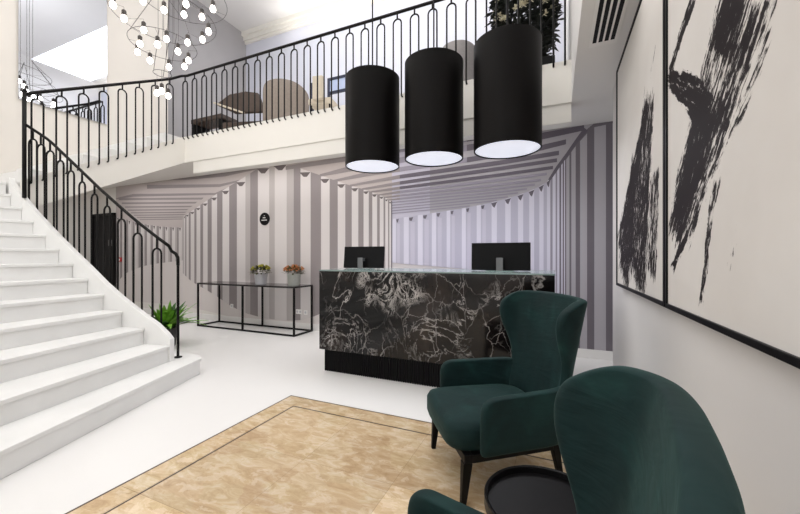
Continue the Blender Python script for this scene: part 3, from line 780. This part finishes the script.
def painting(name, y0, y1, cm, label):
    z0, z1 = 1.015, 2.80
    o = empty('painting', (XW-.002, y0, z0), 0, label, 'painting')
    w, h = y1-y0, z1-z0; f = .022; dp = .05
    MB().box((-dp+.008, f, f), (-.01, w-f, h-f)).build('canvas', cm, o)
    g = MB(); g.box((-dp, 0, 0), (0, f, h)); g.box((-dp, w-f, 0), (0, w, h)); g.box((-dp, f, 0), (0, w-f, f)); g.box((-dp, f, h-f), (0, w-f, h))
    g.build('frame', M['blackm'], o, bevel=.002)
ya = on_x(616.3, 257, XW-.05).y; yb = on_x(664.3, 257, XW-.05).y; yc = on_x(664.9, 257, XW-.05).y
painting('a', yb, ya, cmA, 'farther black framed canvas with dense dark brush strokes at the wall end')
painting('b', .62, yc-.004, cmB, 'nearer larger-looking black framed canvas with diagonal dry brush stroke')

# ------------------------------------------------------------------ mirror
y0 = on_x(18.5, 98, XL+.03).y; y1 = on_x(107, 125, XL+.03).y
mr = empty('wall_mirror', (XL+.001, y0, 3.53), 0, 'large frameless mirror on left wall above stair landing', 'mirror')
MB().box((.02, 0, 0), (.03, y1-y0, 2.9)).build('glass', M['mirror'], mr)
MB().box((.0, .02, .02), (.0195, y1-y0-.02, 2.88)).build('backing', M['steel'], mr)

# ------------------------------------------------------------------ chandelier
bulbs = {'a': (4.35, [(113, 5), (124, 18.5), (143.7, 30), (166.5, 39), (187.5, 42.5), (202.5, 39.5), (208.5, 31.5)]),
         'b': (4.15, [(140, 44), (137.5, 52), (150, 60.5), (157.5, 44.5), (178, 51.5), (169, 67), (188.5, 60.5), (184.5, 66.5)]),
         'c': (4.62, [(143, 1), (164, 10), (186, 4), (184, 14.5), (202, 17), (213, 9)]),
         'd': (3.75, [(157, 93), (161.8, 91), (168.3, 96)])}
allp = {}
for k, (z, l) in bulbs.items():
    allp[k] = []
    for (u, v) in l:
        t = (z-H)*FPX/(257-v); allp[k].append(at_t(u, t, z))
cc = sum((p for l in allp.values() for p in l), Vector())/sum(len(l) for l in allp.values())
ch = empty('chandelier', (cc.x, cc.y, 3.7), 0, 'large wire chandelier with many bare glowing bulbs above the stairs', 'chandelier')
OC = Vector((cc.x, cc.y, 3.7))
for k, l in allp.items():
    c = sum(l, Vector())/len(l); zr = l[0].z+(.16 if k != 'd' else .3)
    ordl = sorted(l, key=lambda p: math.atan2(p.y-c.y, p.x-c.x))
    rad = max((p-c).length for p in l)
    n = 40; ring = []
    cr = c; rad2 = {'a': .62, 'b': .42, 'c': .55, 'd': .12}[k]
    ring = [Vector((cr.x+rad2*math.cos(2*PI*i/n), cr.y+rad2*math.sin(2*PI*i/n), zr))-OC for i in range(n)]
    MB().tube(ring, .0035, 5, closed=True).build('ring', M['wire'], ch)
    g = MB()
    for p in l:
        d = Vector((p.x-cr.x, p.y-cr.y, 0)); e = cr+d.normalized()*rad2; e.z = zr
        g.tube([e-OC, Vector((p.x, p.y, zr-.01))-OC, Vector((p.x, p.y, p.z+.07))-OC], .002, 4)
    for i in range(3):
        a = 2*PI*i/3+.4; q = Vector((cr.x+rad2*math.cos(a), cr.y+rad2*math.sin(a), zr)); top = Vector((cc.x+.12*math.cos(a), cc.y+.12*math.sin(a), 4.95 if k != 'd' else 4.4))
        g.tube([q-OC, top-OC], .0035, 4)
    g.build('wires', M['wire'], ch)
    for p in l:
        q = p-OC
        g = MB(); g.lathe([(.004, -.044), (.024, -.036), (.036, -.012), (.034, .012), (.024, .034), (.02, .041)], q, 12); bo = g.build('bulb', M['bulb'], ch, smooth=True)
        g = MB(); g.lathe([(.02, .04), (.027, .046), (.027, .1), (.014, .115)], q, 10); g.build('socket', M['socket'], bo)
g = MB()
for i in range(6):
    a = 2*PI*i/6; g.tube([(.12*math.cos(a), .12*math.sin(a), 4.35-3.7), (.12*math.cos(a), .12*math.sin(a), ZT-3.7-.02)], .003, 4)
g.build('suspension_cables', M['wire'], ch)
g = MB(); g.lathe([(.2, ZT-3.7-.03), (.2, ZT-3.7-.001)], n=24); g.build('ceiling_plate', M['white'], ch)

# ------------------------------------------------------------------ armchairs
PATH = [(0, -.34), (.10, -.338), (.19, -.328), (.245, -.305), (.280, -.265), (.297, -.20), (.305, -.12), (.312, -.04), (.320, .05), (.329, .13), (.338, .20), (.345, .25), (.35, .30)]
cum = [0]
for a, c in zip(PATH, PATH[1:]): cum.append(cum[-1]+math.hypot(c[0]-a[0], c[1]-a[1]))
def upath(s, o=0):
    a = abs(s); i = 0
    while i < len(cum)-2 and a > cum[i+1]: i += 1
    f = (a-cum[i])/(cum[i+1]-cum[i]); x = PATH[i][0]+(PATH[i+1][0]-PATH[i][0])*f; y = PATH[i][1]+(PATH[i+1][1]-PATH[i][1])*f
    dx, dy = PATH[i+1][0]-PATH[i][0], PATH[i+1][1]-PATH[i][1]; l = math.hypot(dx, dy)
    x += dy/l*o; y -= dx/l*o
    return (x if s >= 0 else -x, y)
def lean(z): return -.12*max(0, (z-.40)/.63)
def flare(z): return 1+.10*max(0, (z-.55)/.48)
def sheet(g, fn, nu, nv):
    vs = [fn(i/nu, j/nv) for j in range(nv+1) for i in range(nu+1)]
    fs = [(j*(nu+1)+i, j*(nu+1)+i+1, (j+1)*(nu+1)+i+1, (j+1)*(nu+1)+i) for j in range(nv) for i in range(nu)]
    g.add(vs, fs)
def solid(o, th, sub=2, offset=0):
    s = o.modifiers.new('thick', 'SOLIDIFY'); s.thickness = th; s.offset = offset
    b_ = o.modifiers.new('sub', 'SUBSURF'); b_.levels = sub; b_.render_levels = sub
    for p in o.data.polygons: p.use_smooth = True
Lw = [(.27, .30), (.45, .30), (.56, .305), (.63, .315), (.70, .345), (.78, .395), (.86, .435), (.92, .445), (.97, .43), (1.005, .39), (1.025, .33)]
def armchair(loc, rz, label):
    o = empty('armchair', (loc[0], loc[1], 0), rz, label, 'armchair', 'green velvet wing armchairs')
    g = MB(); zl = [.27, .33, .40, .47, .54, .60, .66, .72, .78, .84, .90, .95, .985, 1.01, 1.028]
    def fb(a, c):
        z = zl[round(c*(len(zl)-1))]; s = (a*2-1)*lerp(Lw, z); x, y = upath(s)
        crown = -.012*(abs(a*2-1)**2) if z > .95 else 0
        return (x*flare(z), y+lean(z), z+crown)
    sheet(g, fb, 22, len(zl)-1); b_ = g.build('backrest', M['velvet'], o); solid(b_, .05)
    for sg in (-1, 1):
        g = MB()
        zz = [.27, .32, .40, .48, .53, .555, .565]
        def fa_(a, c):
            z = zz[round(c*6)]; smax = .77 if z < .5 else .76 if z < .54 else .735 if z < .56 else .695
            s = .27+(smax-.27)*a; x, y = upath(s, .006)
            return (sg*x, y+lean(z)*max(0, 1-a*2.2), z-.012*a*(z > .5))
        sheet(g, fa_, 10, 6); a_ = g.build('armrest', M['velvet'], o); solid(a_, .05)
    g = MB()
    # seat cushion: rounded slab
    nu, nv = 14, 14
    pl = []
    for (zz_, ins) in ((.268, .03), (.275, .008), (.30, 0), (.37, 0), (.395, .012), (.412, .05), (.418, .12)):
        ring = []
        for i in range(40):
            a = 2*PI*i/40; ca, sa = math.cos(a), math.sin(a); e = .36
            x = math.copysign(abs(ca)**e, ca)*(.285-ins); y = math.copysign(abs(sa)**e, sa)*(.315-ins)+.015
            ring.append((x*(1+.10*(y-.03)), y, zz_+(.012 if ins < .1 and y > .2 and zz_ > .3 else 0)*0))
        pl.append(ring)
    n = 40; vs = [v for rg in pl for v in rg]
    fs = [(i*n+j, i*n+(j+1) % n, (i+1)*n+(j+1) % n, (i+1)*n+j) for i in range(len(pl)-1) for j in range(n)]+[tuple(range(n))[::-1], tuple(range((len(pl)-1)*n, len(pl)*n))]
    g.add(vs, fs).build('seat_cushion', M['velvet'], o, smooth=True)
    g = MB(); z0, z1 = .222, .266
    g.box((-.30, .215, z0), (.30, .26, z1)); g.box((-.26, -.30, z0), (.26, -.255, z1)); g.prism([(-.30, .215), (-.255, .215), (-.215, -.255), (-.26, -.255)], z0, z1); g.prism([(.255, .215), (.30, .215), (.26, -.255), (.215, -.255)], z0, z1)
    g.build('seat_frame', M['wood'], o, bevel=.004)
    for (sx, y, dy) in ((-1, .24, .02), (1, .24, .02), (-1, -.275, -.045), (1, -.275, -.045)):
        x = (.275 if y > 0 else .235)*sx; r0, r1 = (.024, .013) if y > 0 else (.02, .011)
        g = MB(); g.tube([(x, y, .2219), (x+sx*.0, y+dy*.5, .11), (x, y+dy, .0)], [r0, (r0+r1)/2, r1], 4, square=True); g.build('leg', M['wood'], o, bevel=.003)
    return o
armchair((-.36, 2.134), math.radians(123.7), 'dark green velvet wing armchair standing before the marble desk')
armchair((-.283, .65), math.radians(80), 'dark green velvet armchair closest to viewer, cut off by lower right corner')

# ------------------------------------------------------------------ side table
tb = empty('side_table', (-.025, 1.225, .003), 0, 'small round black tray side table between the two armchairs', 'table')
g = MB(); g.lathe([(.01, .43), (.185, .43), (.193, .436), (.193, .470), (.189, .474), (.183, .470), (.181, .45), (.01, .446)], n=56); g.build('tray', M['blackm'], tb, smooth='auto')
for i in range(3):
    a = 2*PI*i/3+.5; MB().tube([(.15*math.cos(a), .15*math.sin(a), .429), (.16*math.cos(a), .16*math.sin(a), .008)], .008, 8).build('leg', M['black'], tb)
g = MB(); g.tube([(.16*math.cos(2*PI*i/36), .16*math.sin(2*PI*i/36), .008) for i in range(36)], .007, 6, closed=True); g.build('base_ring', M['black'], tb)

# ------------------------------------------------------------------ mezzanine furniture
def barrel(u, Y, w, h, fab, label, seat):
    p = on_y(u, 100, Y); o = empty('tub_chair', (p.x, Y, ZM), 0, label, 'chair')
    g = MB(); r = w/2
    def f(a, c):
        th = PI*1.15*(a-.5)+PI/2*-1; z = .18+c*(h-.18); zz = z-.16*c*abs(2*a-1)**3
        return (r*math.cos(th), r*math.sin(th), zz)
    sheet(g, f, 18, 4); s_ = g.build('backrest', fab, o); solid(s_, .07)
    g = MB(); g.lathe([(r-.05, .2), (r-.04, .24), (r-.05, .44), (r-.1, .46)], n=28); g.build('seat', seat, o, smooth='auto')
    for (a, c) in ((-1, -1), (1, -1), (-1, 1), (1, 1)):
        MB().tube([(a*r*.5, c*r*.5, .2), (a*r*.58, c*r*.58, 0)], .015, 6).build('leg', M['wood'], o)
barrel(288, 5.05, .78, .93, M['beige'], 'beige tub chair behind the balcony railing beside dark leather chair', M['brown'])
barrel(459, 5.05, .52, .90, M['greyfab'], 'grey round-backed chair on balcony between the middle and right pendants', M['greyfab'])
p = on_y(325, 95, 4.95)
o = empty('high_back_chair', (p.x, 4.95, ZM), .2, 'cream high-backed chair on balcony right of beige tub chair', 'chair')
MB().box((-.09, -.3, .42), (.09, -.22, .80)).build('backrest', M['creamfab'], o, bevel=.02)
MB().box((-.2, -.22, .38), (.2, .25, .48)).build('seat', M['creamfab'], o, bevel=.02)
for a in (-1, 1):
    for c in (-.18, .2): MB().tube([(a*.16, c, .38), (a*.17, c, 0)], .014, 6).build('leg', M['wood'], o)
# dark leather lounge chair
p = on_y(248, 105, 5.2)
o = empty('lounge_chair', (p.x, 5.2, ZM), .3, 'dark brown leather lounge chair behind balcony railing under the chandelier', 'chair')
g = MB(); g.extr([(-.48, -.3, .80), (-.2, -.3, .98), (.12, -.3, 1.02), (.36, -.3, .98), (.5, -.3, .62), (-.1, -.3, .62)], (0, .09, 0)); g.build('backrest', M['brown'], o, bevel=.02)
g = MB(); g.box((-.42, -.2, .34), (.42, .4, .5)); g.build('seat', M['brown'], o, bevel=.03)
g = MB(); g.tube([(-.5, -.32, .82), (.1, -.32, .60)], .018, 6); g.build('arm_rail', M['creamfab'], o)
for a in (-1, 1):
    for c in (-.15, .35): MB().tube([(a*.36, c, .34), (a*.38, c, 0)], .016, 6).build('leg', M['wood'], o)
# low dark bench and slatted screen at the left end
p = on_y(214, 120, 5.3)
o = empty('bench', (p.x, 5.3, ZM), 0, 'low dark bench on balcony left of the leather lounge chair', 'bench')
MB().box((-.45, -.2, .70), (.45, .2, .80)).build('top', M['brown'], o, bevel=.02)
for a in (-1, 1): MB().box((a*.38-.03, -.18, 0), (a*.38+.03, .18, .699)).build('leg', M['wood'], o)
p = on_y(184, 115, 5.9)
o = empty('slatted_chair', (p.x, 5.9, ZM), .2, 'dark slatted chair back against grey wall at balcony left end', 'chair')
MB().box((-.35, -.2, .4), (.35, .35, .47)).build('seat', M['greyfab'], o, bevel=.01)
for i in range(6): MB().box((-.4+.02*i, -.24, .72+.09*i), (.38, -.21, .78+.09*i)).build('slat', M['brown'], o)
for a in (-1, 1): MB().box((a*.37-.02, -.27, 0), (a*.37+.02, -.241, 1.28)).build('post', M['wood'], o)
# small navy framed tables with pale panes
for (u0, u1, v0, v1, Y, lab) in ((311.5, 318, 82, 96, 5.6, 'small navy framed glass screen left of cream high-backed chair'), (328, 349, 74, 92, 5.6, 'wider navy framed glass screen behind left pendant on balcony')):
    a = on_y(u0, v1, Y); c = on_y(u1, v0, Y)
    zt2 = c.z; x0, x1 = a.x, c.x
    o = empty('glass_screen', (x0, Y, ZM), 0, lab, 'screen')
    w = x1-x0; h = zt2-ZM
    g = MB(); q = .022; g.box((0, -q, .0), (q*2, q, h)); g.box((w-2*q, -q, 0), (w, q, h)); g.box((2*q, -q, h-2*q), (w-2*q, q, h)); g.box((2*q, -q, h-.30), (w-2*q, q, h-.30+2*q))
    g.build('frame', M['navy'], o)
    MB().box((2*q, -.004, h-.30+2*q), (w-2*q, .004, h-2*q)).build('pane', M['panelblue'], o)
# flower bush
pb = on_y(524, 40, 4.75)
o = empty('flowering_bush', (pb.x, 4.75, ZM), 0, 'big dark bush with pale flowers on balcony behind right pendant', 'plant')
g = MB(); g.box((-.36, -.18, 0), (.36, .18, .3)); g.build('planter', M['blackm'], o, bevel=.01)
g = MB()
for i in range(2200):
    d = rdir(-.6); rr = random.uniform(.55, 1)**.5
    c = Vector((d.x*.40*rr, d.y*.3*rr, .95+d.z*.75*rr)); leaf_card(g, c, rdir(-.4), random.uniform(.07, .14), .05, .2, 2)
g.build('foliage', M['moss'], o, fixn=False)
g = MB()
for i in range(26):
    d = rdir(-.5); d.y = -abs(d.y); c = Vector((d.x*.36, d.y*.32, .95+d.z*.45))
    for j in range(6):
        a = 2*PI*j/6; leaf_card(g, c, Vector((math.cos(a), -.5, math.sin(a))), .06, .05, .1, 2)
g.build('flowers', M['petal'], o, fixn=False)['kind'] = 'stuff'

# ------------------------------------------------------------------ lights
LS = .43
def area(name, loc, size, power, rot=(0, 0, 0), col=(1, 1, 1), sy=None, spread=None):
    l = D.lights.new(name, 'AREA'); l.energy = power*LS; l.color = col
    l.shape = 'RECTANGLE'; l.size = size; l.size_y = sy or size
    if spread: l.spread = spread
    o = D.objects.new(name, l); COL.objects.link(o); o.location = loc; o.rotation_euler = rot; return o
for i in range(4): area('hall_ceiling_fill', (-5.2+1.5*i, 1.0, ZT-.05), .16, 98, sy=5.5, col=(1, 1, 1))  # added strips below the high ceiling, unseen fill for the hall
area('mezzanine_fill', (-3.2, 5.8, ZT-.3), 5.5, 150, sy=1.4, col=(.97, .98, 1))  # added overhead fill to brighten the upper floor
area('front_daylight_fill', (-3.2, -4.9, 3.0), 6, 330, rot=(PI/2, 0, 0), sy=4.6, col=(1, .99, .97))  # added sheet of light inside the front openings, out of view
area('under_balcony_fill', (-4.5, 4.45, ZC-.02), 8.6, 74, sy=.3, col=(1, .98, .97))  # added fill brightening the striped wall below the balcony
area('cove_fill', (-3.2, 6.7, 6.6), 6, 50, rot=(PI, 0, 0), sy=.2, col=(1, .97, .92))
area('cove_fill', (-.1, 0, 6.3), .2, 25, rot=(PI, 0, 0), sy=8)  # added up-facing strip to brighten the high ceiling, no fitting built
area('cove_fill', (-6.6, 0, 6.3), .2, 60, rot=(PI, 0, 0), sy=8, col=(1, .98, .96))  # same added ceiling fill along the left wall, unseen
area('uplight_fill', (-3.3, 1.2, 5.7), .3, 170, rot=(PI, 0, 0), sy=6)  # added unseen uplight lifting the high ceiling
area('side_room_fill', (-8.4, 3.4, ZC-.02), 1.6, 42, sy=1.6)  # added fill for the dim left end of the printed wall
area('corridor_fill', (.34, 1.0, ZC-.02), .2, 19, sy=3, col=(1, .96, .92))  # added unseen fill strip under the dropped ceiling
area('desk_led_strip', (-1.1, 4.05, 1.0), 2.2, 6.5, rot=(math.radians(125), 0, 0), sy=.05, col=(.72, .74, 1))
for (u, t) in ((372.5, 3.93), (433.8, 3.62), (507, 3.27)):
    p = at_t(u, t); l = D.lights.new('pendant_glow', 'AREA'); l.shape = 'DISK'; l.size = .5; l.energy = 6; l.color = (.95, .96, 1)
    o = D.objects.new('pendant_glow', l); COL.objects.link(o); o.location = (p.x, p.y, 2.222)
w = D.worlds.new('daylight'); SC.world = w; w.use_nodes = True
w.node_tree.nodes['Background'].inputs[0].default_value = (.93, .96, 1, 1); w.node_tree.nodes['Background'].inputs[1].default_value = .5
SC.view_settings.view_transform = 'Standard'; SC.view_settings.look = 'None'; SC.view_settings.gamma = 1; SC.view_settings.exposure = 0
SC.view_settings.use_curve_mapping = False
SC.cycles.use_denoising = True
SC.cycles.max_bounces = 10; SC.cycles.diffuse_bounces = 6
